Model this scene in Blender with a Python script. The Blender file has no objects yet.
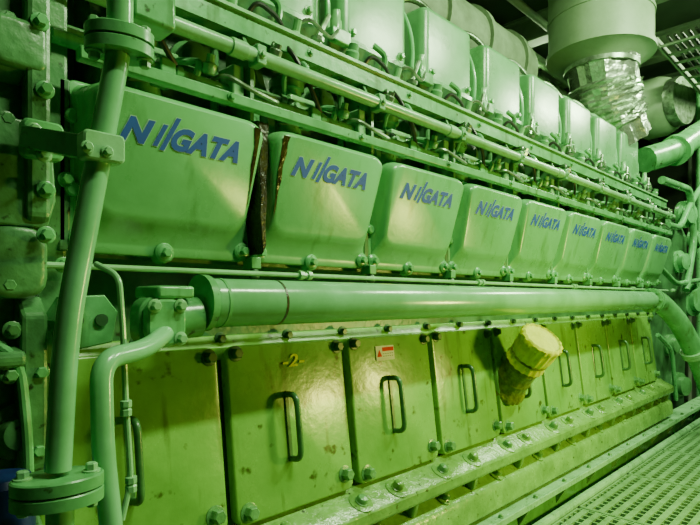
import bpy, bmesh, math, random
from mathutils import Vector, Matrix
random.seed(4)
C = bpy.context.scene.collection
V3 = Vector
# ---------------- camera geometry (700x525) ----------------
F=540.0; VX=885.0; HY=299.0; H=1.3
PHI=math.atan(535/540.0); c=math.cos(PHI); s=math.sin(PHI)
def P(px,py,Y):
    D=F*Y/(c*(VX-px)); X=(D-Y*s)/c
    return V3((X,Y,H+(HY-py)*D/F))
cam=bpy.data.cameras.new('camera'); co=bpy.data.objects.new('camera',cam); C.objects.link(co)
co.location=(0,0,H); co.rotation_euler=(math.pi/2,0,PHI-math.pi/2)
cam.sensor_width=36; cam.lens=F/700*36; cam.shift_y=(HY-262.5)/700; cam.clip_start=.05; cam.clip_end=60
bpy.context.scene.camera=co
# ---------------- materials ----------------
def mat(name,col,rough=.45,metal=0.0,dark=None,scale=6,amt=.5,bump=.1,bscale=40,spot=None,stretch=None,drip=None,spec=.5):
    m=bpy.data.materials.new(name); m.use_nodes=True; nt=m.node_tree; n=nt.nodes; l=nt.links
    b=n['Principled BSDF']; b.inputs['Roughness'].default_value=rough; b.inputs['Metallic'].default_value=metal
    b.inputs['Specular IOR Level'].default_value=spec
    geo=n.new('ShaderNodeNewGeometry'); src=geo.outputs['Position']
    if stretch:
        mp=n.new('ShaderNodeMapping'); mp.inputs['Scale'].default_value=stretch; l.new(src,mp.inputs['Vector']); src=mp.outputs['Vector']
    nz=n.new('ShaderNodeTexNoise'); nz.inputs['Scale'].default_value=scale; nz.inputs['Detail'].default_value=8; nz.inputs['Roughness'].default_value=.65
    l.new(src,nz.inputs['Vector'])
    r=n.new('ShaderNodeValToRGB'); d=dark if dark else tuple(x*.55 for x in col)
    r.color_ramp.elements[0].position=.5-amt*.4; r.color_ramp.elements[0].color=(*d,1)
    r.color_ramp.elements[1].position=.62; r.color_ramp.elements[1].color=(*col,1)
    l.new(nz.outputs['Fac'],r.inputs['Fac'])
    out=r.outputs['Color']
    def overlay(out,vec,sc,p0,p1,colr):
        n2=n.new('ShaderNodeTexNoise'); n2.inputs['Scale'].default_value=sc; n2.inputs['Detail'].default_value=5
        l.new(vec,n2.inputs['Vector'])
        r2=n.new('ShaderNodeValToRGB'); r2.color_ramp.elements[0].position=p0; r2.color_ramp.elements[0].color=(0,0,0,1)
        r2.color_ramp.elements[1].position=p1; r2.color_ramp.elements[1].color=(1,1,1,1)
        l.new(n2.outputs['Fac'],r2.inputs['Fac'])
        mx=n.new('ShaderNodeMixRGB'); mx.inputs[2].default_value=(*colr,1)
        l.new(r2.outputs['Color'],mx.inputs[0]); l.new(out,mx.inputs[1]); return mx.outputs[0]
    if spot: out=overlay(out,geo.outputs['Position'],scale*5,.64,.72,spot)
    if drip:
        mp=n.new('ShaderNodeMapping'); mp.inputs['Scale'].default_value=(14,14,1.6); l.new(geo.outputs['Position'],mp.inputs['Vector'])
        out=overlay(out,mp.outputs['Vector'],1.0,.58,.74,drip)
    l.new(out,b.inputs['Base Color'])
    rm=n.new('ShaderNodeMapRange'); rm.inputs['To Min'].default_value=max(rough-.10,.05); rm.inputs['To Max'].default_value=rough+.12
    l.new(nz.outputs['Fac'],rm.inputs['Value']); l.new(rm.outputs['Result'],b.inputs['Roughness'])
    if bump:
        n3=n.new('ShaderNodeTexNoise'); n3.inputs['Scale'].default_value=bscale; n3.inputs['Detail'].default_value=4
        l.new(geo.outputs['Position'],n3.inputs['Vector'])
        bp=n.new('ShaderNodeBump'); bp.inputs['Strength'].default_value=bump; bp.inputs['Distance'].default_value=.01
        l.new(n3.outputs['Fac'],bp.inputs['Height']); l.new(bp.outputs['Normal'],b.inputs['Normal'])
    return m
PAINT=mat('green_paint',(.13,.44,.165),.24,0,(.07,.26,.08),6,.5,.10,30,(.03,.08,.015),None,(.05,.15,.03))
COVER=mat('cover_paint',(.14,.45,.165),.27,0,(.09,.33,.10),3,.6,.06,25,None,None,(.075,.26,.07))
DOORM=mat('door_paint',(.18,.43,.07),.25,0,(.10,.29,.04),3,.65,.12,25,(.05,.09,.012),None,(.07,.16,.02))
DARKG=mat('dark_green_paint',(.04,.14,.05),.4,0,(.012,.045,.012),5,.6,.2,30)
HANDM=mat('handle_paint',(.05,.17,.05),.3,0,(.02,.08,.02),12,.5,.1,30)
BLOCK_SHADED=mat('block_paint_shaded',(.055,.18,.065),.36,0,(.012,.045,.012),6,.7,.3,30,(.008,.02,.004))  # engine green darkened, the shade of the recesses put into the colour
HOUS=mat('housing_paint',(.09,.28,.10),.32,0,(.03,.11,.03),7,.7,.4,22,(.012,.03,.006),None,(.025,.07,.015))
BED=mat('oily_bed_paint',(.17,.38,.08),.24,0,(.05,.14,.02),7,.85,.6,22,(.02,.035,.005))
BOLTM=mat('bolt_green',(.12,.33,.11),.26,0,(.05,.16,.04),20,.6,.2,60)
PIPE=mat('pipe_paint',(.18,.50,.23),.20,0,(.13,.39,.15),5,.4,.05,30)
PALE=mat('pale_paint',(.24,.54,.26),.24,0,(.13,.34,.12),7,.6,.1,30)
HEAD=mat('head_paint',(.13,.38,.155),.28,0,(.085,.27,.09),4,.5,.08,20)
RUST=mat('burnt_rust',(.045,.045,.010),.28,0,(.008,.005,.0015),9,.35,.6,50,None,(3,3,.8))
OIL=mat('black_oil',(.05,.045,.008),.15,0,(.010,.006,.0015),16,.4,.3,50,None,(2,2,.6))
STEEL=mat('steel',(.34,.46,.32),.3,.7,(.12,.19,.10),20,.4,.05,60)
BLUE=mat('blue_letter',(.010,.07,.38),.6,0,(.008,.055,.30),8,.5,0)
EDGE=mat('pale_letter_edge',(.30,.55,.38),.6,0,(.25,.46,.32),8,.5,0)
DUCT=mat('grey_duct',(.32,.46,.28),.45,0,(.22,.34,.18),3,.5,.1,12)
FOIL=mat('foil_wrap',(.72,.88,.68),.2,.85,(.4,.5,.36),14,.6,1.0,18)
LAG=mat('lagging',(.20,.30,.17),.7,0,(.09,.14,.07),5,.5,.4,20)
GRATE=mat('grating_metal',(.18,.39,.16),.32,.1,(.08,.19,.06),9,.7,.15,60)
LEDGE=mat('ledge_paint',(.25,.53,.26),.28,0,(.11,.29,.10),9,.75,.25,40,(.05,.09,.02))
BLACK=mat('black_rubber',(.015,.025,.012),.4,0,None,6,.5,.1)
YEL=mat('yellow_plastic',(.66,.70,.0),.5,0,(.48,.52,.0),14,.5,.3,50,spec=.1)
YDK=mat('olive_wrap',(.17,.23,.001),.4,0,(.03,.06,.001),30,.6,.6,45,spec=.3)
WALL=mat('wall_paint',(.045,.08,.035),.7,0,(.02,.04,.015),1.5,.6,.1)
CEIL=mat('ceiling_paint',(.045,.08,.04),.7,0,(.02,.04,.018),2,.6,.1)
BEAM=mat('beam_paint',(.28,.38,.25),.6,0,(.15,.22,.12),3,.6,.1)
FLOORM=mat('floor_dark',(.015,.03,.01),.6,0,(.008,.012,.005),3,.6,.1)
RED=mat('red_print',(.80,.02,.005),.6,0,(.7,.02,.005),6,.3,0,spec=.2)
STICK=mat('sticker_white',(.9,.88,.85),.6,0,(.82,.8,.78),6,.3,0,spec=.2)
CHALK=mat('yellow_chalk',(.80,.80,.02),.8,0,(.60,.62,.03),60,.6,0)
NAVY=mat('navy_plastic',(.006,.02,.12),.4,0,(.004,.012,.08),6,.4,.05)
# ---------------- mesh builder ----------------
def frame(n):
    n=V3(n).normalized(); a=V3((0,0,1)) if abs(n.z)<.9 else V3((1,0,0))
    u=a.cross(n).normalized(); v=n.cross(u).normalized(); return u,v,n
def rr(w,h,r,seg=4):
    pts=[]
    for cx,cy,a0 in ((w/2-r,h/2-r,0),(-w/2+r,h/2-r,90),(-w/2+r,-h/2+r,180),(w/2-r,-h/2+r,270)):
        for k in range(seg+1):
            a=math.radians(a0+90*k/seg); pts.append((cx+r*math.cos(a),cy+r*math.sin(a)))
    return pts
def fillet(pts,R,seg=6):
    pts=[V3(p) for p in pts]; out=[pts[0]]
    for i in range(1,len(pts)-1):
        a,b,d=pts[i-1],pts[i],pts[i+1]
        la=min(R,(a-b).length*.49); lb=min(R,(d-b).length*.49)
        p=b+(a-b).normalized()*la; q=b+(d-b).normalized()*lb
        for k in range(seg+1):
            t=k/seg; out.append(p*(1-t)**2+b*2*t*(1-t)+q*t*t)
    out.append(pts[-1]); return out
class MB:
    def __init__(self): self.v=[]; self.f=[]
    def add(self,vs,fs):
        k=len(self.v); self.v+= [V3(x) for x in vs]; self.f+=[tuple(i+k for i in f) for f in fs]; return self
    def box(self,c0,c1):
        x0,y0,z0=c0; x1,y1,z1=c1
        vs=[(x,y,z) for x in (x0,x1) for y in (y0,y1) for z in (z0,z1)]
        return self.add(vs,[(0,1,3,2),(4,6,7,5),(0,4,5,1),(2,3,7,6),(0,2,6,4),(1,5,7,3)])
    def bar(self,a,b,w,h):
        a=V3(a);b=V3(b);u,v,n=frame(b-a)
        vs=[p+u*sx*w/2+v*sy*h/2 for p in (a,b) for sx,sy in ((-1,-1),(1,-1),(1,1),(-1,1))]
        return self.add(vs,[(3,2,1,0),(4,5,6,7),(0,1,5,4),(1,2,6,5),(2,3,7,6),(3,0,4,7)])
    def plate(self,poly,o,u,v,n,n0,n1,inset=0,rs=1):
        o=V3(o);u=V3(u);v=V3(v);n=V3(n); N=len(poly)
        vs=[]
        mw=max(abs(p[0]) for p in poly); mh=max(abs(p[1]) for p in poly)
        if rs>1 and inset:
            L=[(n0,0)]+[(n1-inset+inset*math.sin(math.pi/2*k/rs),inset*(1-math.cos(math.pi/2*k/rs))) for k in range(rs+1)]
        else: L=[(n0,0),(n1-inset,0)]+([(n1,inset)] if inset else [])
        for (d,ins) in L:
            for (a,b) in poly: vs.append(o+u*(a*(1-ins/mw))+v*(b*(1-ins/mh))+n*d)
        fs=[tuple(range(N))[::-1],tuple(range(N*(len(L)-1),N*len(L)))]
        for r in range(len(L)-1):
            for i in range(N):
                j=(i+1)%N; fs.append((r*N+i,r*N+j,(r+1)*N+j,(r+1)*N+i))
        return self.add(vs,fs)
    def lathe(self,prof,o,n,seg=24):
        o=V3(o);u,v,n=frame(n); vs=[];fs=[]
        for (r,d) in prof:
            for k in range(seg):
                a=2*math.pi*k/seg; vs.append(o+n*d+(u*math.cos(a)+v*math.sin(a))*max(r,1e-4))
        for i in range(len(prof)-1):
            for k in range(seg):
                j=(k+1)%seg; fs.append((i*seg+k,i*seg+j,(i+1)*seg+j,(i+1)*seg+k))
        fs.append(tuple(range(seg))[::-1]); fs.append(tuple(range((len(prof)-1)*seg,len(prof)*seg)))
        return self.add(vs,fs)
    def cyl(self,a,b,r,seg=16,r2=None):
        a=V3(a);b=V3(b); L=(b-a).length; return self.lathe([(r,0),(r if r2 is None else r2,L)],a,b-a,seg)
    def tube(self,pts,r,R=.03,seg=10,bend=6):
        ps=fillet(pts,R,bend) if len(pts)>2 else [V3(p) for p in pts]
        q=[ps[0]]
        for p in ps[1:]:
            if (p-q[-1]).length>1e-5: q.append(p)
        ps=q; N=len(ps); vs=[];fs=[]
        t0=(ps[1]-ps[0]).normalized(); u,v,_=frame(t0)
        for i,p in enumerate(ps):
            t=((ps[min(i+1,N-1)]-ps[max(i-1,0)])).normalized()
            u=(u-t*u.dot(t)).normalized(); v=t.cross(u)
            for k in range(seg):
                a=2*math.pi*k/seg; vs.append(p+(u*math.cos(a)+v*math.sin(a))*r)
        for i in range(N-1):
            for k in range(seg):
                j=(k+1)%seg; fs.append((i*seg+k,i*seg+j,(i+1)*seg+j,(i+1)*seg+k))
        fs.append(tuple(range(seg))[::-1]); fs.append(tuple(range((N-1)*seg,N*seg)))
        return self.add(vs,fs)
    def prism(self,prof,x0,x1):
        N=len(prof); vs=[(x,p[0],p[1]+H) for x in (x0,x1) for p in prof]
        fs=[tuple(range(N)),tuple(range(N,2*N))[::-1]]
        for i in range(N):
            j=(i+1)%N; fs.append((i,N+i,N+j,j))
        return self.add(vs,fs)
    def bolt(self,p,n,r=.014,h=.014):
        p=V3(p);u,v,n=frame(n)
        self.lathe([(r*1.45,-.002),(r*1.45,.003),(r*1.3,.004)],p,n,14)
        hexp=[(r*math.cos(math.pi/3*k),r*math.sin(math.pi/3*k)) for k in range(6)]
        self.plate(hexp,p,u,v,n,.003,h,r*.18); return self
    def capnut(self,p,n,r=.024,h=.04):
        self.lathe([(r*1.3,-.01),(r*1.25,.004),(r*1.1,.006),(r*1.05,h*.6),(r*.85,h*.85),(r*.45,h),(r*.1,h*1.03)],p,n,16); return self
    def build(self,name,material,parent=None,bevel=0,smooth=True,kind=None):
        me=bpy.data.meshes.new(name)
        if parent is not None:
            root=parent
            while root.parent: root=root.parent
            off=V3(root.location)
        else:
            lo=[min(v[i] for v in self.v) for i in range(3)]; hi=[max(v[i] for v in self.v) for i in range(3)]
            off=V3(((lo[0]+hi[0])/2,(lo[1]+hi[1])/2,lo[2]))
        me.from_pydata([v-off for v in self.v],[],self.f); me.update()
        bm=bmesh.new(); bm.from_mesh(me); bmesh.ops.recalc_face_normals(bm,faces=bm.faces); bm.to_mesh(me); bm.free()
        me.materials.append(material)
        o=bpy.data.objects.new(name,me); C.objects.link(o)
        if parent is not None: o.parent=parent
        else: o.location=off
        if smooth:
            for p in me.polygons: p.use_smooth=True
            try: me.set_sharp_from_angle(angle=math.radians(32 if smooth is True else smooth))
            except Exception: pass
        if bevel:
            b=o.modifiers.new('bevel','BEVEL'); b.width=bevel; b.segments=2; b.limit_method='ANGLE'; b.angle_limit=math.radians(40)
        if kind: o['kind']=kind
        return o
def tag(o,label,cat,group=None):
    o['label']=label; o['category']=cat
    if group: o['group']=group
    return o
def thing(name,label,cat,loc,group=None):
    o=bpy.data.objects.new(name,None); C.objects.link(o); o.location=loc; o.empty_display_size=.05
    return tag(o,label,cat,group)
def struct(name,mb,m,**k):
    return mb.build(name,m,None,kind='structure',**k)
def copy_tree(o,par=None,shift=None,label=None):
    n=o.copy(); C.objects.link(n)
    if par is not None: n.parent=par
    if shift is not None: n.location=V3(o.location)+V3(shift)
    if label: n['label']=label
    for ch in list(KIDS.get(o.name,[])): copy_tree(ch,n)
    return n
KIDS={}
def kids_of(root):
    KIDS[root.name]=[o for o in C.objects if o.parent==root]
    for k in KIDS[root.name]: kids_of(k)
ORD=['first','second','third','fourth','fifth','sixth','seventh','eighth','ninth','tenth']
def repeat(root,n,pitch,labels):
    kids_of(root); root['label']=labels[0]; out=[root]
    for i in range(1,n): out.append(copy_tree(root,None,(pitch*i,0,0),labels[i]))
    return out
def text_part(body,o,u,v,n,w,h,off=.0,d1=.002,shear=.25):
    cu=bpy.data.curves.new('t','FONT'); cu.body=body; cu.size=1; cu.shear=shear; cu.offset=off; cu.resolution_u=4
    cu.space_character=1.06
    to=bpy.data.objects.new('t',cu); C.objects.link(to); bpy.context.view_layer.update()
    dg=bpy.context.evaluated_depsgraph_get(); me=bpy.data.meshes.new_from_object(to.evaluated_get(dg))
    vs=[p.co.copy() for p in me.vertices]; fs=[tuple(p.vertices) for p in me.polygons]
    bpy.data.objects.remove(to); bpy.data.curves.remove(cu)
    x0=min(p.x for p in vs)+off;x1=max(p.x for p in vs)-off;y0=min(p.y for p in vs)+off;y1=max(p.y for p in vs)-off
    sx=w/(x1-x0); sy=h/(y1-y0)
    mb=MB(); mb.add([V3(o)+V3(u)*((p.x-x0)*sx)+V3(v)*((p.y-y0)*sy)+V3(n)*d1 for p in vs],fs)
    bpy.data.meshes.remove(me)
    return mb
# ---------------- setting ----------------
struct('floor',MB().box((-3,-3.2,-.75),(13,7,-.65)),FLOORM)
struct('ceiling',MB().box((-3,-3.2,H+3.3),(13,7,H+3.45)),CEIL)
struct('wall_back',MB().box((-3,5.2,-.65),(13,5.35,H+3.3)),WALL)
struct('wall_far',MB().box((12,-3.2,-.65),(12.15,5.2,H+3.3)),WALL)
struct('wall_left',MB().box((-3.15,-3.2,-.65),(-3,5.2,H+3.3)),WALL)
struct('wall_front',MB().box((-3,-3.3,-.65),(12,-3.15,H+3.3)),WALL)
for i,x in enumerate((4.5,6.0,7.5,9.0,10.5)):
    z=H+3.3
    mb=MB().box((x-.09,-3.1,z-.03),(x+.09,5.1,z)).box((x-.015,-3.1,z-.28),(x+.015,5.1,z-.03)).box((x-.09,-3.1,z-.31),(x+.09,5.1,z-.28))
    tag(mb.build('ceiling_beam',BEAM),'pale steel ceiling beam running across above the engine, %s from the camera'%ORD[i],'beam','ceiling beams')
for i,(y,z,r) in enumerate(((3.1,3.0,.06),(2.6,2.95,.04),(1.0,2.9,.05),(.4,2.95,.03))):
    tag(MB().cyl((3,y,H+z),(11.9,y,H+z),r,14).build('ceiling_pipe',BEAM),
        'pale service pipe hung under the ceiling, %s from the back wall'%ORD[i],'pipe','pipes under the ceiling')
# ---------------- engine block ----------------
E=thing('engine_block','long green painted marine diesel engine block carrying covers, doors and pipes','engine',(3.2,2.1,-.25))
X0,X1=-.6,6.0
main=[(1.70,-.16),(1.70,.10),(1.63,.12),(1.63,.60),(1.74,.62),(1.80,.64),(1.84,.66),(1.84,1.05),(1.68,1.07),(1.66,1.12),(2.9,1.12),(2.9,-1.55),(1.62,-1.55),(1.60,-1.06),(1.62,-.95),(1.62,-.82),(1.605,-.80),(1.69,-.17)]
MB().prism(main,X0,X1).build('crankcase',BLOCK_SHADED,E,smooth=False)
MB().prism([(1.585,-.79),(1.56,-.81),(1.48,-.85),(1.47,-.865),(1.47,-.91),(1.49,-.925),(1.64,-.95),(1.64,-.79)],X0,X1).build('base_flange',BED,E,.008)
MB().prism([(1.60,-.93),(1.57,-.955),(1.50,-1.0),(1.485,-1.02),(1.475,-1.13),(1.60,-1.14)],X0,X1).build('lower_flange',BED,E,.008)
n1=(0,-.45,.89); n2=(0,-.54,.84)
rs=random.Random(9)
for k in range(17):
    x=.62+.3*k+rs.uniform(-.02,.02)+(.06 if k%2 else 0)
    MB().lathe([(.066,-.06),(.052,.006),(.036,.010)],(x,1.52,H-.833),n1,18).build('bolt_boss',BED,E)
    MB().capnut((x,1.515,H-.825),n1,.023,.034+rs.uniform(-.008,.01)).build('cap_nut',BOLTM if k%2 else BED,E)
for k in range(11):
    x=.7+.5*k
    MB().lathe([(.050,-.05),(.042,.006),(.034,.010)],(x,1.535,H-.975),n2,18).build('bolt_boss',BED,E)
    MB().capnut((x,1.53,H-.968),n2,.022,.032).build('cap_nut',BOLTM if k%2 else BED,E)
    MB().prism([(1.51,-.99),(1.49,-.915),(1.62,-.90),(1.62,-.97)],x+.22,x+.26).build('web',BED,E,.01)
poly=[(-.002,-.225),(.012,-.20),(.008,-.12),(.018,-.05),(.013,.03),(.022,.10),(.019,.17),(.026,.225),(-.024,.225),(-.017,.14),(-.022,.06),(-.012,-.02),(-.017,-.09),(-.009,-.17)]
for i in range(0,10):
    x=.495+.6*i
    if i==1: 
        o=MB().plate(poly,(x+.003,1.66,H+.378),(1,0,0),(0,0,1),(0,-1,0),0,.160,.006).build('rib',RUST,E); o['label']='rib burnt brown and black with oil stains'
    else: MB().box((x-.016,1.58,H+.13),(x+.016,1.66,H+.60)).build('rib',BLOCK_SHADED,E,.006)
MB().prism([(1.655,-.165),(1.650,-.17),(1.665,-.215),(1.72,-.215),(1.72,-.13),(1.67,-.13)],X0,X1).build('door_rail',DOORM,E,.003)
for k in range(20):
    x=.43+.3*k
    MB().bolt((x,1.665,H-.140),(0,-1,0),.016,.022).build('bolt',DARKG,E)
for i in range(9):
    x=.62+.6*i
    MB().prism([(1.84,.66),(1.62,.62),(1.62,.66),(1.75,1.0),(1.84,1.04)],x-.015,x+.015).build('pump_web',BLOCK_SHADED,E)
    MB().lathe([(.085,0),(.085,.03),(.07,.04),(.07,.09),(.05,.10)],(x+.38,1.84,H+.86),(0,-1,0),20).build('round_port',HOUS,E)
# ---------------- crankcase doors ----------------
A=V3((0,1.655,H-.165)); B=V3((0,1.575,H-.785)); dd=(B-A); LEN=dd.length; dn=dd.normalized(); nn=V3((0,dn.z,-dn.y)).normalized()
if nn.y>0: nn=-nn
def DP(x,t,h=0): return V3((x,0,0))+A+dn*(LEN*t)+nn*h
UX=V3((1,0,0)); UZ=V3((0,0,1)); NY=V3((0,-1,0)); UP=-dn
d=thing('crankcase_door','x','door',DP(.716,1),'crankcase doors in a row')
xc=.716
MB().plate(rr(.565,LEN-.005,.035),DP(xc,.5),UX,UP,nn,-.02,.018,.008,3).build('door_plate',DOORM,d)
xh=xc-.035
hb=MB().tube([DP(xh,.32,.01),DP(xh,.32,.082),DP(xh,.70,.082),DP(xh,.70,.01)],.0115,.045,12)
ho=hb.build('handle',HANDM,d)
MB().plate(rr(.020,LEN*.42,.009),DP(xh,.51),UX,UP,nn,.016,.024,.003).build('handle_strip',HANDM,ho)  # thin dark strip on the door, closing the handle's D outline
for (dx,t) in ((-.245,.05),(.25,.06)): MB().bolt(DP(xc+dx,t,.018),nn,.020,.028).build('bolt',DARKG,d)
for (dx,t) in ((-.235,.93),(.235,.89)):
    MB().bolt(DP(xc+dx,t,.018),nn,.024,.036).build('bolt',BOLTM,d)
lab=['green crankcase door partly hidden behind the thin pipes at far left','crankcase door with yellow chalk marking above its handle',
 'crankcase door with small red and white warning sticker','crankcase door right of the one with the warning sticker',
 'crankcase door directly behind the yellow capped filler neck','crankcase door immediately right of the yellow capped filler neck',
 'third crankcase door counted from the far end of the engine','last but one crankcase door at the far end','crankcase door nearest the far end of the engine']
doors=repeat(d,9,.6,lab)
dr=doors[2]; x=.716+1.2+.01
tg=MB().plate(rr(.125,.066,.004),DP(x-.06,.135),UX,UP,nn,.016,.0225).build('warning_sticker',STICK,dr)
MB().plate(rr(.078,.018,.001),DP(x-.04,.108),UX,UP,nn,.0225,.0235).build('red_header',RED,tg)
MB().add([DP(x-.117,.160,.0232),DP(x-.083,.160,.0232),DP(x-.100,.108,.0232)],[(0,1,2)]).build('red_triangle',RED,tg,smooth=False)
mb=MB()
for k in range(2):
    for j in range(5):
        mb.plate(rr(.009,.004,.001),DP(x-.072+.015*j,.140+.018*k),UX,UP,nn,.0225,.0235)
mb.build('printed_lines',DARKG,tg)
text_part('-2-',DP(1.316-.04,.155),UX,UP,nn,.105,.045,.02,.0235,.2).build('chalk_number',CHALK,doors[1],smooth=False)
# ---------------- camshaft covers ----------------
xc=.80
cv=thing('camshaft_cover','x','engine cover',(xc,1.62,H+.15),'lettered camshaft covers in a row')
def ring(hw_t,hw_b,zt,zb,yt,yb,r,seg=6):
    out=[]
    for (a,b) in rr(2,2,r*2,seg):
        t=(b+1)/2; hw=hw_b+(hw_t-hw_b)*t
        out.append(V3((xc+a*hw,yb+(yt-yb)*t,H+zb+(zt-zb)*t)))
    return out
rings=[ring(.2985,.296,.605,.130,1.63,1.63,.05),ring(.2985,.296,.605,.130,1.592,1.588,.05),ring(.295,.291,.602,.135,1.588,1.584,.05),ring(.287,.272,.598,.155,1.586,1.583,.08),
       ring(.285,.266,.593,.163,1.570,1.580,.10),ring(.281,.254,.585,.196,1.49,1.564,.12),ring(.278,.245,.578,.218,1.466,1.548,.13),ring(.272,.238,.571,.234,1.456,1.537,.13),ring(.262,.230,.561,.248,1.452,1.531,.13)]
mb=MB(); N=len(rings[0]); vs=[p for r in rings for p in r]; fs=[]
for i in range(len(rings)-1):
    for k in range(N):
        j=(k+1)%N; fs.append((i*N+k,i*N+j,(i+1)*N+j,(i+1)*N+k))
fs.append(tuple(range((len(rings)-1)*N,len(rings)*N))); mb.add(vs,fs); mb.build('cover_body',COVER,cv,smooth=34)
ft=V3((0,1.452,H+.561)); fb=V3((0,1.531,H+.248)); fu=(ft-fb).normalized(); fn=V3((0,-fu.z,fu.y))
def FP(x,z,h=0):
    t=(z-.248)/(.561-.248); return V3((x,0,0))+fb+(ft-fb)*t+fn*h
for (dx,z) in ((-.264,.164),(-.02,.142),(.262,.164)):
    MB().lathe([(.036,0),(.031,.03),(.024,.036)],(xc+dx,1.605,H+z),(0,-1,0),16).bolt((xc+dx,1.571,H+z),(0,-1,0),.015,.02).build('bolt',PAINT,cv)
for z in (.30,.50):
    MB().lathe([(.020,0),(.020,.03),(.015,.035)],(xc-.286,1.60,H+z),(0,-1,0),14).build('side_lug',PAINT,cv)
def letters(off,h0,ex):
    mb=MB(); xs=.604; zb=.440
    base=FP(xs,zb)
    t=text_part('N',base,UX,fu,fn,.090,.060,off,h0,.38); mb.add(t.v,t.f)
    t=text_part('GATA',base+UX*.150,UX,fu,fn,.222,.060,off,h0,.38); mb.add(t.v,t.f)
    for (a0,v0,v1) in ((.094,.0,.060),(.119,-.008,.086)):
        k=.45
        q=[(a0+v0*k-ex,v0-ex),(a0+.010+v0*k+ex,v0-ex),(a0+.010+v1*k+ex,v1+ex),(a0+v1*k-ex,v1+ex)]
        mb.add([base+UX*a+fu*b+fn*h0 for a,b in q],[(0,1,2,3)])
    return mb
letters(.078,.0012,.0042).build('lettering_edge',EDGE,cv,smooth=False)
letters(.050,.0024,.0022).build('lettering',BLUE,cv,smooth=False)
lab=['large camshaft cover with blue lettering nearest the camera, left of the burnt stain','blue lettered camshaft cover just right of the burnt brown stain']
lab+=['blue lettered camshaft cover, %s from the left'%ORD[i] for i in range(2,8)]+['blue lettered camshaft cover at the far end of the row']
covers=repeat(cv,9,.6,lab)
def streak(poly,parent):
    MB().add([FP(a,z,.0018) for a,z in poly],[tuple(range(len(poly)))]).build('oil_streak',OIL,parent,smooth=False)
streak([(1.146,.558),(1.176,.559),(1.168,.535),(1.170,.50),(1.161,.46),(1.164,.41),(1.157,.37),(1.158,.32),(1.154,.28),(1.152,.33),(1.150,.38),(1.146,.44),(1.146,.50)],covers[1])
streak([(1.026,.559),(1.052,.557),(1.051,.52),(1.048,.45),(1.044,.38),(1.041,.32),(1.038,.30),(1.039,.37),(1.033,.44),(1.036,.50)],covers[0])
d=thing('drain_cock','x','valve',(1.1,1.55,H+.09),'small drain cocks under the covers')
MB().box((1.08,1.545,H+.105),(1.12,1.60,H+.145)).build('bracket',PAINT,d,.003)
MB().lathe([(.012,0),(.019,.01),(.019,.03),(.009,.04)],(1.10,1.56,H+.105),(0,0,-1),12).build('knob',DARKG,d)
repeat(d,8,.6,['small drain cock hanging beneath the gap right of the %s lettered cover'%ORD[i] for i in range(8)])
# ---------------- thin pipe & large pipe ----------------
t=thing('thin_oil_pipe','thin green pipe running level between the lettered covers and the thick pipe','pipe',(3,1.50,H+.08))
MB().cyl((.36,1.50,H+.086),(5.9,1.50,H+.082),.0085,10).build('tube',PALE,t)
for i in range(5):
    x=1.28+1.2*i
    MB().lathe([(.013,-.03),(.017,-.028),(.017,-.01),(.012,-.009),(.012,.009),(.017,.01),(.017,.028),(.013,.03)],(x,1.5,H+.086),(1,0,0),8).build('union',PALE,t)
zp=H-.012
t=thing('cooling_water_pipe','thick pale green pipe running the length of the engine above the crankcase doors','pipe',(3,1.45,zp-.075))
MB().lathe([(.06,-.015),(.071,-.008),(.0745,0),(.0745,4.31),(.06,4.34)],(.862,1.45,zp),(1,0,0),36).build('tube',PIPE,t)
MB().lathe([(.0765,0),(.0765,.010)],(.885,1.45,zp),(1,0,0),36).build('weld_band',PAINT,t)
sb=MB().lathe([(.0755,0),(.0755,.009)],(1.10,1.45,zp),(1,0,0),36).build('stain_band',RUST,t); sb['label']='brown stained ring'
for i in range(4):
    x=1.3+1.2*i
    MB().box((x-.02,1.46,zp-.03),(x+.02,1.70,zp+.02)).build('support_bracket',PAINT,t,.004)
MB().lathe([(.105,0),(.105,.03),(.09,.031),(.09,.06),(.105,.061),(.105,.09)],(5.16,1.45,zp),(1,0,0),28).build('flange',PAINT,t)
for k in range(8):
    a=k*math.pi/4
    MB().bolt((5.16,1.45+.09*math.cos(a),zp+.09*math.sin(a)),(-1,0,0),.010,.014).build('bolt',PAINT,t)
t=thing('elbow_pipe','thick green pipe curving down to the right from the far end of the long pipe','pipe',V3((P(720,460,1.1).x,1.1,0)))
e0=P(682,325,1.34); e1=P(706,378,1.22)
MB().tube([V3((5.25,1.45,zp)),V3((5.42,1.45,zp)),e0,e1,V3((e1.x+.15,e1.y-.1,.0))],.088,.28,20,10).build('bend',PAINT,t)
MB().lathe([(.115,-.03),(.115,-.002),(.11,0),(.115,.002),(.115,.03)],(e0+e1)/2,e1-e0,24).build('flange',PALE,t)
a=P(160,322,1.42)
t=thing('flange_elbow','square bolted flange block joining the thick pipe to the small elbow pipe','pipe fitting',P(160,352,1.42))
MB().plate(rr(.125,.14,.045),a,UX,UZ,NY,-.05,.01,.005).build('flange_plate',PAINT,t)
MB().plate(rr(.11,.125,.04),a,UX,UZ,NY,.014,.045,.006).build('companion_flange',PAINT,t)
MB().tube([a+V3((0,.04,0)),a+V3((.13,.03,.01))],.060,.03,24).build('neck',PAINT,t)
MB().lathe([(.085,0),(.085,.022)],(.826,1.45,zp),(1,0,0),32).build('end_flange',PAINT,t)
for dx in (-.037,.037):
    for dz in (-.045,.045): MB().bolt(a+V3((dx,-.045,dz)),(0,-1,0),.013,.02).build('bolt',PALE,t)
MB().box(a+V3((-.02,-.03,.065)),a+V3((.09,.12,.10))).build('top_lug',PAINT,t,.008)
t=thing('elbow_drain_pipe','green elbow pipe dropping from the square flange down out of the frame','pipe',V3((P(113,540,1.22).x,1.22,-.65)))
pb=P(113,545,1.22)
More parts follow.
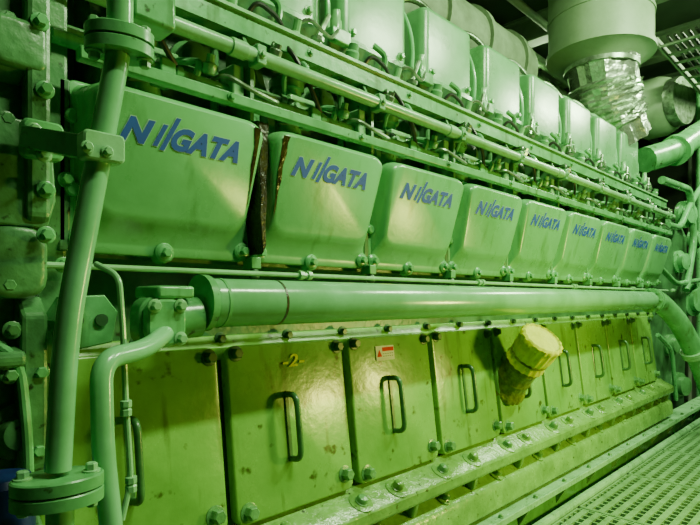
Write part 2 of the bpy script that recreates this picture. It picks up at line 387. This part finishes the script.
MB().tube([a+V3((0,-.03,-.03)),P(146,349,1.32),P(101,360,1.25),P(103,450,1.23),pb,V3((pb.x,pb.y,-.65))],.0245,.055,18,8).build('tube',PIPE,t)
# ---------------- left pipes ----------------
pb=P(60,570,1.2)
t=thing('riser_pipe','leaning pale green vertical pipe with bolted flanges at the left','pipe',V3((pb.x,1.2,-.65)))
MB().tube([P(118,55,1.2),P(86,225,1.2),P(66,330,1.2),P(58,470,1.2)],.0255,.12,20,8).build('tube',PIPE,t)
MB().tube([P(60,500,1.2),pb,V3((pb.x,1.2,-.65))],.0265,.12,20,8).build('lower_tube',PIPE,t)
ua=V3((c*.9,s*-.3,0)).normalized(); va=V3((.35,.93,0)).normalized()
for nm,pp,R in (('top_flange',P(120,42,1.2),.072),('bottom_flange',P(58,488,1.2),.086)):
    for k,(z0,z1) in enumerate(((-.030,-.004),(.0,.026))):
        poly=[(R*math.cos(q),R*.72*math.sin(q)) for q in [2*math.pi*j/28 for j in range(28)]]
        o=MB().plate(poly,pp,ua,va,UZ,z0,z1,.003).build(nm,PAINT,t)
        for dx in (-.72,.72):
            sg=1 if k else -1
            MB().bolt(pp+ua*R*dx+V3((0,0,.026 if sg>0 else -.03)),(0,0,sg),.012,.018).build('bolt',PALE,o)
MB().tube([P(120,30,1.2),P(120,-30,1.2)],.028,.1,18).build('upper_tube',PIPE,t)
MB().box(P(150,18,1.28)+V3((-.06,-.04,-.03)),P(150,18,1.28)+V3((.05,.05,.06))).build('junction_block',PAINT,t,.01)
t=thing('pipe_clamp','bolted green clamp bracket holding the leaning pipe to the engine','bracket',P(75,168,1.25))
p=P(98,150,1.2)
MB().plate(rr(.085,.06,.01),p,UX,UZ,NY,.0,.04,.004).build('clamp_cap',PALE,t)
MB().bar(P(98,150,1.22),P(28,138,1.42),.045,.05).build('arm',PAINT,t,.004)
MB().plate(rr(.09,.09,.015),P(40,142,1.44),UX,UZ,NY,0,.03,.005).build('mounting_plate',PAINT,t)
for px_,py_ in ((87,147),(107,152)): MB().bolt(P(px_,py_,1.16),(0,-1,0),.009,.014).build('bolt',PALE,t)
for px_,py_ in ((34,130),(44,155)): MB().bolt(P(px_,py_,1.41),(0,-1,0),.012,.016).build('bolt',PALE,t)
t=thing('thin_drain_pipe','thin green pipe with a union nut between the leaning pipe and first door','pipe',P(124,520,1.33))
MB().tube([P(96,264,1.42),P(119,276,1.34),P(123,330,1.34),P(126,405,1.34),P(131,480,1.34),P(122,520,1.33)],.0075,.03,10,5).build('tube',PALE,t)
for q in (P(126,408,1.34),P(131,484,1.34)):
    MB().lathe([(.011,-.02),(.015,-.018),(.015,-.004),(.012,0),(.015,.004),(.015,.018),(.011,.02)],q,(0,0,1),8).build('union',PALE,t)
# left end housing
t=thing('end_housing','rough green bolted end housing casting of the engine at the left edge','engine housing',(.1,1.6,-.1))
MB().prism([(1.52,1.45),(1.52,.16),(1.56,.05),(1.56,-1.2),(1.75,-1.2),(1.75,1.45)],-.6,.43).build('housing_body',HOUS,t,.012,False)
MB().prism([(1.58,1.05),(1.58,.16),(1.61,.05),(1.61,-1.2),(1.75,-1.2),(1.75,1.05)],.43,.505).build('joint_flange',HOUS,t,.01,False)
MB().prism([(1.52,1.45),(1.465,1.40),(1.465,.20),(1.52,.16)],.375,.43).build('edge_rib',HOUS,t,.012,False)
MB().prism([(1.56,.02),(1.49,-.04),(1.49,-.42),(1.56,-.50)],.37,.43).build('lower_rib',HOUS,t,.01,False)
MB().prism([(1.56,-.55),(1.50,-.60),(1.50,-1.0),(1.56,-1.05)],.385,.43).build('foot_rib',HOUS,t,.01,False)
MB().prism([(1.56,-.10),(1.48,-.13),(1.48,-.16),(1.56,-.20)],-.6,.38).build('cross_rib',HOUS,t,.01,False)
MB().prism([(1.52,.62),(1.47,.60),(1.47,.56),(1.52,.52)],-.6,.38).build('upper_cross_rib',HOUS,t,.01,False)
MB().plate([(-.08,-.13),(.06,-.13),(.08,-.06),(.07,.10),(.03,.13),(-.08,.13)],P(16,175,1.52),UX,UZ,NY,0,.04,.008,3).build('cover_plate',HOUS,t)
MB().plate(rr(.14,.18,.05),P(12,262,1.53),UX,UZ,NY,0,.05,.02,3).build('bulged_cover',HOUS,t)
MB().plate(rr(.12,.12,.02),P(14,50,1.52),UX,UZ,NY,0,.06,.015,3).build('lug_block',HOUS,t)
MB().lathe([(.075,0),(.07,.02),(.045,.03),(.04,.06),(.02,.065)],P(16,430,1.56),(0,-1,0),28).build('round_cover',HOUS,t)
MB().tube([P(30,560,1.48),P(28,440,1.48),P(20,360,1.50),P(-10,340,1.50)],.012,.06,10).build('oil_line',PAINT,t)
for (px_,py_) in ((8,20),(40,22),(45,90),(6,120),(34,210),(46,235),(46,190),(8,285),(12,330),(10,375),(40,372),(38,450),(63,265),(65,400),(66,180),(64,320)):
    MB().bolt(P(px_,py_,1.462 if (py_<260 and 35<px_<50) else (1.575 if px_>55 else 1.50)),(0,-1,0),.015,.022).build('bolt',HOUS if px_<35 else PAINT,t)
t=thing('side_bracket_plate','green diamond bracket plate with round holes left of the thick pipe','bracket',P(85,352,1.45))
pp=P(86,320,1.47)
MB().plate([(-.075,0),(-.04,.06),(.04,.065),(.075,.02),(.06,-.06),(-.03,-.075)],pp,UX,UZ,NY,-.1,.02,.004).build('plate',PAINT,t)
for dx in (-.03,.03): MB().lathe([(.016,0),(.016,.008),(.006,.009)],pp+V3((dx,-.02,0)),(0,-1,0),14).build('bolt',DARKG,t)
pd=P(2,476,1.38)
tag(MB().lathe([(.0,0),(.06,.002),(.065,.02),(.065,pd.z+.65-.015),(.055,pd.z+.65),(0,pd.z+.655)],(pd.x,pd.y,-.65),(0,0,1),28).build('plastic_drum',NAVY),'dark navy plastic drum at the bottom left corner','drum')
# ---------------- upper rails ----------------
def rail(name,label,Y,Z,kind,r,x0,x1,m,unionx=0,ur=1.6,pitch=.6):
    t=thing(name,label,'pipe' if kind=='pipe' else 'rail',((x0+x1)/2,Y,H+Z-r))
    if kind=='bar': 
        MB().box((x0,Y-.018,H+Z-r),(x1,Y+.018,H+Z+r)).build('bar',m,t,.003)
    elif kind=='chan':
        MB().prism([(Y,Z-r),(Y,Z+r),(Y+.11,Z+r),(Y+.11,Z+r-.008),(Y+.008,Z+r-.008),(Y+.008,Z-r+.008),(Y+.06,Z-r+.008),(Y+.06,Z-r)],x0,x1).build('channel',m,t,0,False)
        MB().prism([(Y-.012,Z+r),(Y-.012,Z+r+.012),(Y+.13,Z+r+.012),(Y+.13,Z+r)],x0,x1).build('top_strip',PALE,t,0,False)
    else: MB().cyl((x0,Y,H+Z),(x1,Y,H+Z),r,14).build('tube',m,t)
    for i in range(int((x1-x0)/pitch)+1 if unionx else 0):
        x=unionx+pitch*i
        if x0<x<x1:
            if kind=='pipe': MB().lathe([(r*1.1,-.03),(r*ur,-.028),(r*ur,-.006),(r*1.2,0),(r*ur,.006),(r*ur,.028),(r*1.1,.03)],(x,Y,H+Z),(1,0,0),12).build('union',m,t)
            else: MB().bolt((x,Y-.018 if kind=='bar' else Y,H+Z),(0,-1,0),.01,.014).build('bolt',m,t)
    return t
rail('channel_rail','long flat green rail just below the cylinder head boxes',1.55,.935,'chan',.034,.3,6.05,PAINT,.75)
rail('upper_fuel_pipe','long pale fuel pipe running under the flat rail',1.48,.805,'pipe',.024,.50,6.0,PALE,.98,1.2,1.2)
rail('lower_fuel_pipe','green fuel pipe running just above the lettered covers',1.57,.70,'pipe',.020,.46,6.0,PAINT,.80,1.4)
rail('flat_link_bar','flat green control bar along the top edge of the lettered covers',1.49,.640,'bar',.017,.50,5.95,PAINT,.95,1.6,.6)
rail('return_pipe','small dark return pipe behind the fuel pipes',1.64,.76,'pipe',.014,.30,5.95,HOUS,1.3)
rail('control_shaft','slim dark control shaft running behind the flat rail',1.68,.90,'pipe',.014,.30,5.95,HOUS,1.0,1.5,.3)
t=thing('cable_bundle','bundle of dark cables sagging along behind the pale fuel pipe','cable',(3,1.56,H+.84))
for k in range(3):
    pts=[(.4+.3*j,1.535+.012*k,H+.858-.012*k-(.012 if j%2 else 0)) for j in range(19)]
    MB().tube(pts,.0065,.12,7,3).build('cable',BLACK if k!=1 else DARKG,t)
x=.78
t=thing('fuel_pump','x','fuel pump',(x,1.72,H+.62),'fuel pumps behind the rails')
MB().lathe([(.075,0),(.075,.03),(.06,.032),(.06,.22),(.072,.225),(.072,.26),(.045,.265),(.04,.33),(.028,.34),(.022,.38)],(x,1.73,H+.62),(0,0,1),18).build('pump_body',PAINT,t)
MB().box((x-.07,1.62,H+.69),(x+.07,1.70,H+.79)).build('pump_block',PALE,t,.006)
MB().tube([(x,1.73,H+1.0),(x,1.70,H+1.03),(x+.05,1.60,H+1.03),(x+.13,1.62,H+1.16)],.011,.03,8).build('injection_line',STEEL,t)
MB().tube([(x+.1,1.57,H+.70),(x+.1,1.54,H+.75),(x+.1,1.60,H+.77),(x+.05,1.64,H+.77)],.012,.02,8).build('feed_line',PIPE,t)
MB().tube([(x-.1,1.48,H+.805),(x-.1,1.50,H+.86),(x-.1,1.62,H+.86),(x-.04,1.70,H+.80)],.011,.03,8).build('return_line',PIPE,t)
MB().tube([(x+.27,1.60,H+.86),(x+.27,1.53,H+.84),(x+.30,1.53,H+.74),(x+.30,1.57,H+.70)],.008,.03,8).build('bypass_line',PALE,t)
MB().tube([(x-.14,1.60,H+.97),(x-.13,1.52,H+.88),(x-.06,1.51,H+.78),(x+.02,1.55,H+.72)],.009,.05,8).build('hose',BLACK,t)
MB().tube([(x+.16,1.57,H+.72),(x+.17,1.50,H+.72),(x+.24,1.48,H+.69),(x+.38,1.50,H+.68),(x+.42,1.57,H+.72)],.008,.04,8).build('drain_line',STEEL,t)
for dx in (-.045,.045): MB().bolt((x+dx,1.62,H+.745),(0,-1,0),.013,.018).build('bolt',PALE,t)
MB().tube([(x+.2,1.62,H+.64),(x+.2,1.62,H+.93)],.014,.02,10).build('control_rod',HOUS,t)
MB().box((x-.03,1.54,H+.66),(x+.02,1.62,H+.73)).build('rail_clamp',PAINT,t,.005)
MB().box((x+.215,1.53,H+.67),(x+.26,1.64,H+.78)).build('filter_block',PALE,t,.006)
MB().lathe([(.018,0),(.024,.01),(.024,.03),(.014,.038),(.014,.06)],(x+.13,1.54,H+.72),(0,-.3,1),10).build('vent_plug',PALE,t)
MB().lathe([(.016,0),(.022,.008),(.022,.03),(.014,.035),(.014,.05)],(x+.36,1.50,H+.83),(0,-.6,1),8).build('bleed_valve',STEEL,t)
MB().tube([(x+.36,1.50,H+.85),(x+.36,1.50,H+.89),(x+.42,1.60,H+.90)],.007,.02,8).build('bleed_line',STEEL,t)
MB().lathe([(.04,0),(.04,.05),(.03,.06),(.03,.12),(.02,.13)],(x+.40,1.70,H+.66),(0,0,1),14).build('tappet_guide',PAINT,t)
repeat(t,9,.6,['green fuel pump with bent pipes behind the rails above the %s lettered cover'%ORD[i] for i in range(9)])
t=thing('rail_bracket','x','bracket',(1.06,1.6,H+.62),'brackets carrying the rails')
MB().prism([(1.51,.60),(1.51,.80),(1.56,.90),(1.66,.90),(1.66,.60)],1.05,1.064).build('web_plate',HOUS,t)
MB().box((1.04,1.455,H+.772),(1.078,1.51,H+.838)).build('clamp_block',HEAD,t,.005)
MB().bolt((1.059,1.455,H+.805),(0,-1,0),.010,.014).build('bolt',PALE,t)
repeat(t,9,.6,['green bracket carrying the fuel rails right of the %s lettered cover'%ORD[i] for i in range(9)])
# ---------------- cylinder head boxes ----------------
w=.46; xr=.935; xc=xr-w/2; yb=1.86
t=thing('cylinder_head_cover','x','cylinder head cover',(xc,1.84,H+1.12),'boxy cylinder head covers along the top')
MB().plate(rr(w,.31,.045,6),(xc,yb,H+1.15),UX,V3((0,1,0)),UZ,0,.40,.035,4).build('box_shell',HEAD,t,smooth=30)
MB().plate(rr(w+.03,.34,.05),(xc,yb,H+1.12),UX,V3((0,1,0)),UZ,0,.045,.004).build('base_rim',PAINT,t)
for dx in (-.17,.17): MB().bolt((xc+dx,yb-.155,H+1.20),(0,-1,0),.014,.02).build('bolt',PALE,t)
MB().plate(rr(.20,.12,.02),(xc,yb,H+1.545),UX,V3((0,1,0)),UZ,0,.02,.01,3).build('top_pad',HEAD,t)
repeat(t,9,.6,['green cylinder head cover nearest the camera, cut by the top of the photo']+['green boxy cylinder head cover, %s counted from the near end'%ORD[i] for i in range(1,8)]+['farthest green cylinder head cover, beneath the big grey duct'])
x=1.005
t=thing('head_pipe_loop','x','pipe',(x,1.85,H+1.12),'looped pipes between the head covers')
MB().tube([(x+.01,1.82,H+1.12),(x+.01,1.82,H+1.52),(x-.02,1.93,H+1.74),(x-.16,2.10,H+1.70),(x-.20,2.16,H+1.2)],.022,.14,12,8).build('tube',PALE,t)
MB().tube([(x-.02,1.92,H+1.12),(x-.02,1.92,H+1.64),(x-.14,2.06,H+1.88),(x-.34,2.16,H+1.78),(x-.36,2.2,H+1.3)],.019,.16,12,8).build('second_tube',STEEL,t)
MB().tube([(x+.02,1.76,H+1.12),(x+.02,1.74,H+1.36),(x-.0,1.84,H+1.60),(x-.05,2.1,H+1.58)],.012,.12,10,8).build('hose',PIPE,t)
MB().box((x-.05,1.64,H+1.09),(x+.06,1.90,H+1.15)).build('manifold_block',PAINT,t,.006)
MB().lathe([(.026,0),(.026,.05),(.02,.06),(.02,.10)],(x+.005,1.68,H+1.14),(0,0,1),12).build('valve_body',PALE,t)
MB().lathe([(.03,0),(.03,.035),(.022,.045),(.022,.07)],(x+.015,1.60,H+1.0),(0,-.3,1),12).build('cap',HEAD,t)
MB().lathe([(.024,0),(.024,.03),(.016,.04),(.016,.08)],(x-.28,1.62,H+.99),(0,-.4,1),10).build('indicator_plug',PALE,t)
MB().lathe([(.018,0),(.018,.03),(.026,.034),(.026,.05)],(x-.18,1.60,H+.985),(0,-.2,1),8).build('small_plug',STEEL,t)
MB().tube([(x-.28,1.60,H+1.05),(x-.24,1.57,H+1.08),(x-.12,1.58,H+1.04),(x-.04,1.62,H+1.12)],.008,.04,8).build('sensor_line',STEEL,t)
MB().tube([(x-.36,1.62,H+1.0),(x-.36,1.60,H+1.10),(x-.42,1.62,H+1.13)],.013,.03,8).build('stub_pipe',PAINT,t)
MB().tube([(x-.50,1.62,H+1.0),(x-.48,1.58,H+1.06),(x-.38,1.57,H+1.02),(x-.34,1.60,H+.98)],.009,.04,8).build('cable_loop',BLACK,t)
repeat(t,9,.6,['looped pale pipes rising right of the %s cylinder head cover'%ORD[i] for i in range(9)])
t=thing('exhaust_manifold','fat lagged exhaust pipe running behind the cylinder head covers','exhaust pipe',(3,2.45,H+1.9))
MB().cyl((.6,2.62,H+2.16),(4.8,2.62,H+2.16),.33,36).build('lagged_tube',LAG,t)
for i in range(7):
    x=.95+.6*i
    MB().lathe([(.36,0),(.36,.06)],(x,2.62,H+2.16),(1,0,0),36).build('clamp_ring',LAG,t)
    MB().tube([(x-.2,2.3,H+1.1),(x-.2,2.3,H+1.75),(x-.2,2.6,H+1.95)],.11,.15,16).build('exhaust_branch',LAG,t)
t=thing('intake_duct','wide round air duct passing above and behind the exhaust pipe','duct',(4,3.4,H+2.5))
MB().cyl((2.5,3.5,H+2.75),(8.5,3.5,H+2.75),.34,36).build('duct_tube',DUCT,t)
for k in range(6): MB().lathe([(.355,0),(.355,.03)],(3.0+k,3.5,H+2.75),(1,0,0),36).build('seam_ring',DUCT,t)
# ---------------- exhaust duct, foil, turbo ----------------
dc=V3((5.38,1.95,0)); 
t=thing('exhaust_duct','huge grey cylindrical duct hanging down above the far end','duct',(5.38,1.95,H+2.0))
MB().lathe([(.30,2.22),(.32,2.24),(.46,2.31),(.485,2.315),(.485,2.36),(.465,2.365),(.465,3.28)],(dc.x,dc.y,H),(0,0,1),48).build('duct_shell',DUCT,t)
MB().lathe([(.475,2.66),(.475,2.69)],(dc.x,dc.y,H),(0,0,1),48).build('seam_band',DUCT,t)
t=thing('foil_bellows','crinkled silver foil wrapped neck below the grey duct','duct wrap',(5.6,1.92,H+1.55))
mb=MB()
pts=fillet([V3((5.40,1.94,H+2.25)),V3((5.46,1.92,H+1.88)),V3((5.66,1.90,H+1.58))],.3,18)
N=len(pts); vs=[];fs=[];seg=32
u,v,_=frame(pts[1]-pts[0])
for i,p_ in enumerate(pts):
    tt=(pts[min(i+1,N-1)]-pts[max(i-1,0)]).normalized(); u=(u-tt*u.dot(tt)).normalized(); v=tt.cross(u)
    for k in range(seg):
        a_=2*math.pi*k/seg; r=.31+.012*(-1)**i+random.uniform(-.024,.024)
        vs.append(p_+(u*math.cos(a_)+v*math.sin(a_))*r)
for i in range(N-1):
    for k in range(seg):
        j=(k+1)%seg; fs.append((i*seg+k,i*seg+j,(i+1)*seg+j,(i+1)*seg+k))
mb.add(vs,fs).build('foil_sleeve',FOIL,t,smooth=20)
MB().lathe([(.335,0),(.335,.04)],(5.39,1.94,H+2.18),(0,0,1),36).build('clamp_band',STEEL,t)
t=thing('turbocharger','round pale turbocharger casing behind the foil wrapped neck','turbocharger',(6.0,2.0,H+1.2))
tp=P(662,106,1.95)
MB().lathe([(.20,-.1),(.32,0),(.36,.1),(.36,.3),(.30,.45),(.2,.55)],tp+V3((0,-.1,0)),(.2,1,0),36).build('volute',DUCT,t)
MB().lathe([(.28,0),(.29,.03),(.29,.12)],tp+V3((-.03,-.25,0)),(.2,1,0),36).build('intake_ring',STEEL,t)
MB().lathe([(.10,0),(.13,.05),(.2,.12)],tp+V3((-.03,-.22,0)),(.2,1,0),24).build('hub',PALE,t)
MB().box((5.8,1.9,H+1.0),(6.5,2.5,H+1.55)).build('pedestal',DARKG,t,.03)
t=thing('air_duct_pipe','thick green pipe slanting up to the right beside the turbocharger','pipe',P(650,165,1.7))
MB().tube([P(645,160,1.75),P(672,152,1.6),P(720,120,1.4)],.13,.3,24,8).build('tube',PAINT,t)
MB().lathe([(.16,-.04),(.16,.04)],P(676,150,1.58),P(720,120,1.4)-P(672,152,1.6),28).build('flange',PAINT,t)
t=thing('pump_housing','dark green pump housing with round flanges at the far end','engine housing',(6.6,1.9,0))
MB().prism([(1.75,-1.3),(1.72,-.2),(1.72,.75),(1.8,.95),(2.6,.95),(2.6,-1.3)],6.02,7.6).build('housing_body',BLOCK_SHADED,t,.03,False)
for (px_,py_,R) in ((682,215,.16),(676,262,.13),(692,240,.12),(690,300,.2),(668,345,.12),(676,385,.15)):
    MB().lathe([(R,0),(R,.05),(R*.7,.06),(R*.7,.12),(R*.3,.13)],P(px_,py_,1.72),(-.3,-1,0),28).build('round_flange',PAINT if py_<320 else HOUS,t)
for k,(pts_) in enumerate(([ (662,180),(690,190),(694,240),(686,290)],[(668,225),(680,228),(690,205),(705,180)],[(655,262),(676,284),(700,280)],[(658,335),(672,350),(676,400)])):
    MB().tube([P(a_,b_,1.62) for a_,b_ in pts_],.04-.006*k,.15,12).build('pipe_run',PAINT,t)
for i,(px_,Y,r) in enumerate(((676,3.0,.05),(690,2.6,.035),(600,3.6,.06),(700,1.75,.05))):
    p0=P(px_,200,Y)
    tag(MB().cyl((p0.x,Y,-.65),(p0.x,Y,H+3.28),r,12).build('vertical_pipe',BEAM if i<3 else PAINT),
        ['pale upright pipe behind the turbocharger','slim pale upright pipe near the right edge','upright pipe against the back wall beyond the duct','green upright pipe at the extreme right edge'][i],'pipe')
t=thing('cable_tray','ladder style cable tray under the ceiling at upper right','cable tray',(8,1.4,H+2.5))
for y in (1.2,1.6): MB().box((5.9,y-.01,H+2.5),(11.8,y+.01,H+2.58)).build('side_rail',BEAM,t)
for k in range(22): MB().box((6.0+.27*k,1.2,H+2.51),(6.03+.27*k,1.6,H+2.53)).build('rung',BEAM,t)
for k in range(5): MB().tube([(5.9,1.26+.06*k,H+2.55),(11.8,1.26+.06*k,H+2.55)],.014,.1,8).build('cable',BLACK,t)
# ---------------- yellow capped neck ----------------
t=thing('oil_filler_neck','filler neck wrapped in olive yellow plastic with bright yellow tied cap, tilted over the doors','filler cap',P(508,383,1.6))
a=P(507,386,1.60); b=P(543,338,1.34); ax=(b-a); L=ax.length
u,v,n=frame(ax)
def wrapped(prof,rib,j2,seed,seg=72):
    rs=random.Random(seed); vs=[];fs=[]
    m=max(r for r,_ in prof)
    for (r,d_) in prof:
        for k in range(seg):
            q=2*math.pi*k/seg; r_=r+(rib*math.cos(q*18+.4*math.sin(q*3))+rs.uniform(-j2,j2))*(r/m)**3
            vs.append(a+n*(d_+rs.uniform(-j2,j2)*.5)+(u*math.cos(q)+v*math.sin(q))*r_)
    for i in range(len(prof)-1):
        for k in range(seg):
            j=(k+1)%seg; fs.append((i*seg+k,i*seg+j,(i+1)*seg+j,(i+1)*seg+k))
    fs.append(tuple(range((len(prof)-1)*seg,len(prof)*seg))); fs.append(tuple(range(seg))[::-1])
    return MB().add(vs,fs)
wrapped([(.120,-.03),(.118,.0),(.100,.015),(.100,L*.2),(.103,L*.22),(.098,L*.24),(.098,L*.42),(.102,L*.44),(.098,L*.46),(.098,L*.60)],.002,.0015,3).build('wrapped_neck',YDK,t,smooth=50)
wrapped([(.098,L*.50),(.114,L*.52),(.108,L*.60),(.104,L*.64),(.112,L*.69),(.115,L*.80),(.113,L*.91),(.121,L*.925),(.121,L*.985),(.113,L*1.0),(.106,L*1.01),(.100,L*.99),(.05,L*.99),(.02,L*1.0)],.0042,.0014,5).build('yellow_cap',YEL,t,smooth=50)
MB().lathe([(.110,L*.63),(.114,L*.645),(.110,L*.665)],a,ax,32).build('tie_band',YDK,t)
MB().tube([a+n*(L*.66)+u*.114,a+n*(L*.66)+u*.15+v*.02,a+n*(L*.55)+u*.16+v*.03],.006,.02,6).build('strap_tail',YEL,t)
# ---------------- foundation beam, kerb, grating ----------------
t=thing('foundation_girder','bright green girder with gussets running along the foot of the engine','girder',(3.5,1.5,-.3))
MB().prism([(1.42,-1.16),(1.42,-1.175),(1.58,-1.175),(1.58,-1.16)],-.5,7.8).build('top_flange',LEDGE,t,0,False)
MB().box((-.5,1.50,-.5),(7.8,1.515,H-1.175)).build('web_plate',PAINT,t)
MB().prism([(1.41,-1.15),(1.41,-1.185),(1.422,-1.185),(1.422,-1.15)],-.5,7.8).build('edge_lip',LEDGE,t,.003,False)
for k in range(16):
    x=.4+.5*k
    MB().prism([(1.42,-1.175),(1.50,-1.175),(1.50,-1.31)],x-.008,x+.008).build('gusset',LEDGE,t,0,False)
for k in range(18):
    x=.6+.4*k
    MB().capnut((x,1.448,H-1.16),(0,0,1),.012,.02).build('bolt',BOLTM,t)
t=thing('kerb_angle','pale green kerb angle edging the walkway grating','kerb',(3.5,1.38,-.1))
MB().prism([(1.365,-1.28),(1.365,-1.30),(1.39,-1.30),(1.39,-1.42),(1.40,-1.42),(1.40,-1.26),(1.375,-1.26)],-.5,7.8).build('angle_bar',LEDGE,t,.002,False)
for k in range(9):
    MB().box((.5+.8*k,1.40,-.05),(.56+.8*k,1.50,-.035)).build('tie_plate',LEDGE,t,.002)
for gi in range(9):
    xa=-.2+.9*gi
    t=thing('walkway_grating','walkway grating panel beside the engine, %s from the near end'%ORD[gi],'floor grating',(xa+.445,.25,-.04),'walkway grating panels')
    mb=MB()
    for k in range(14):
        x=xa+.03+.064*k; mb.box((x-.007,-.72,-.03),(x+.007,1.35,0))
    mb.build('bearing_bars',GRATE,t,0,False)
    mb=MB()
    for k in range(28):
        y=-.68+.0735*k; mb.box((xa+.01,y-.018,-.010),(xa+.88,y+.018,.004))
    mb.build('slats',GRATE,t,0,False)
    MB().box((xa,-.72,-.035),(xa+.012,1.36,.003)).box((xa+.876,-.72,-.035),(xa+.888,1.36,.003)).box((xa,1.348,-.035),(xa+.888,1.36,.003)).box((xa,-.73,-.035),(xa+.888,-.718,.003)).build('edge_frame',GRATE,t,0,False)
# ---------------- lights ----------------
def area(name,loc,tgt,sz,szy,pw,col):
    l=bpy.data.lights.new(name,'AREA'); l.shape='RECTANGLE'; l.size=sz; l.size_y=szy; l.energy=pw; l.color=col
    o=bpy.data.objects.new(name,l); C.objects.link(o); o.location=loc
    o.rotation_euler=(V3(tgt)-V3(loc)).to_track_quat('-Z','Y').to_euler(); return o
GRN=(.74,1,.56)
area('ceiling_lamp',(1.8,-.4,4.2),(1.8,1.7,1.3),1.0,.14,135,GRN)
area('ceiling_lamp',(4.4,-.4,4.2),(4.1,1.7,1.1),1.0,.14,195,GRN)
area('ceiling_lamp',(7.5,.2,4.2),(6.6,1.7,.9),1.4,.3,200,GRN)
area('ceiling_lamp',(6.5,3.0,4.2),(5.0,2.6,1.5),1.2,.3,80,GRN)
area('inspection_lamp',(3.6,-.3,1.1),(2.6,1.65,.45),.3,.15,44,(.98,1,.16))
w=bpy.data.worlds.new('world'); bpy.context.scene.world=w; w.use_nodes=True
w.node_tree.nodes['Background'].inputs[0].default_value=(.3,.6,.25,1); w.node_tree.nodes['Background'].inputs[1].default_value=.07
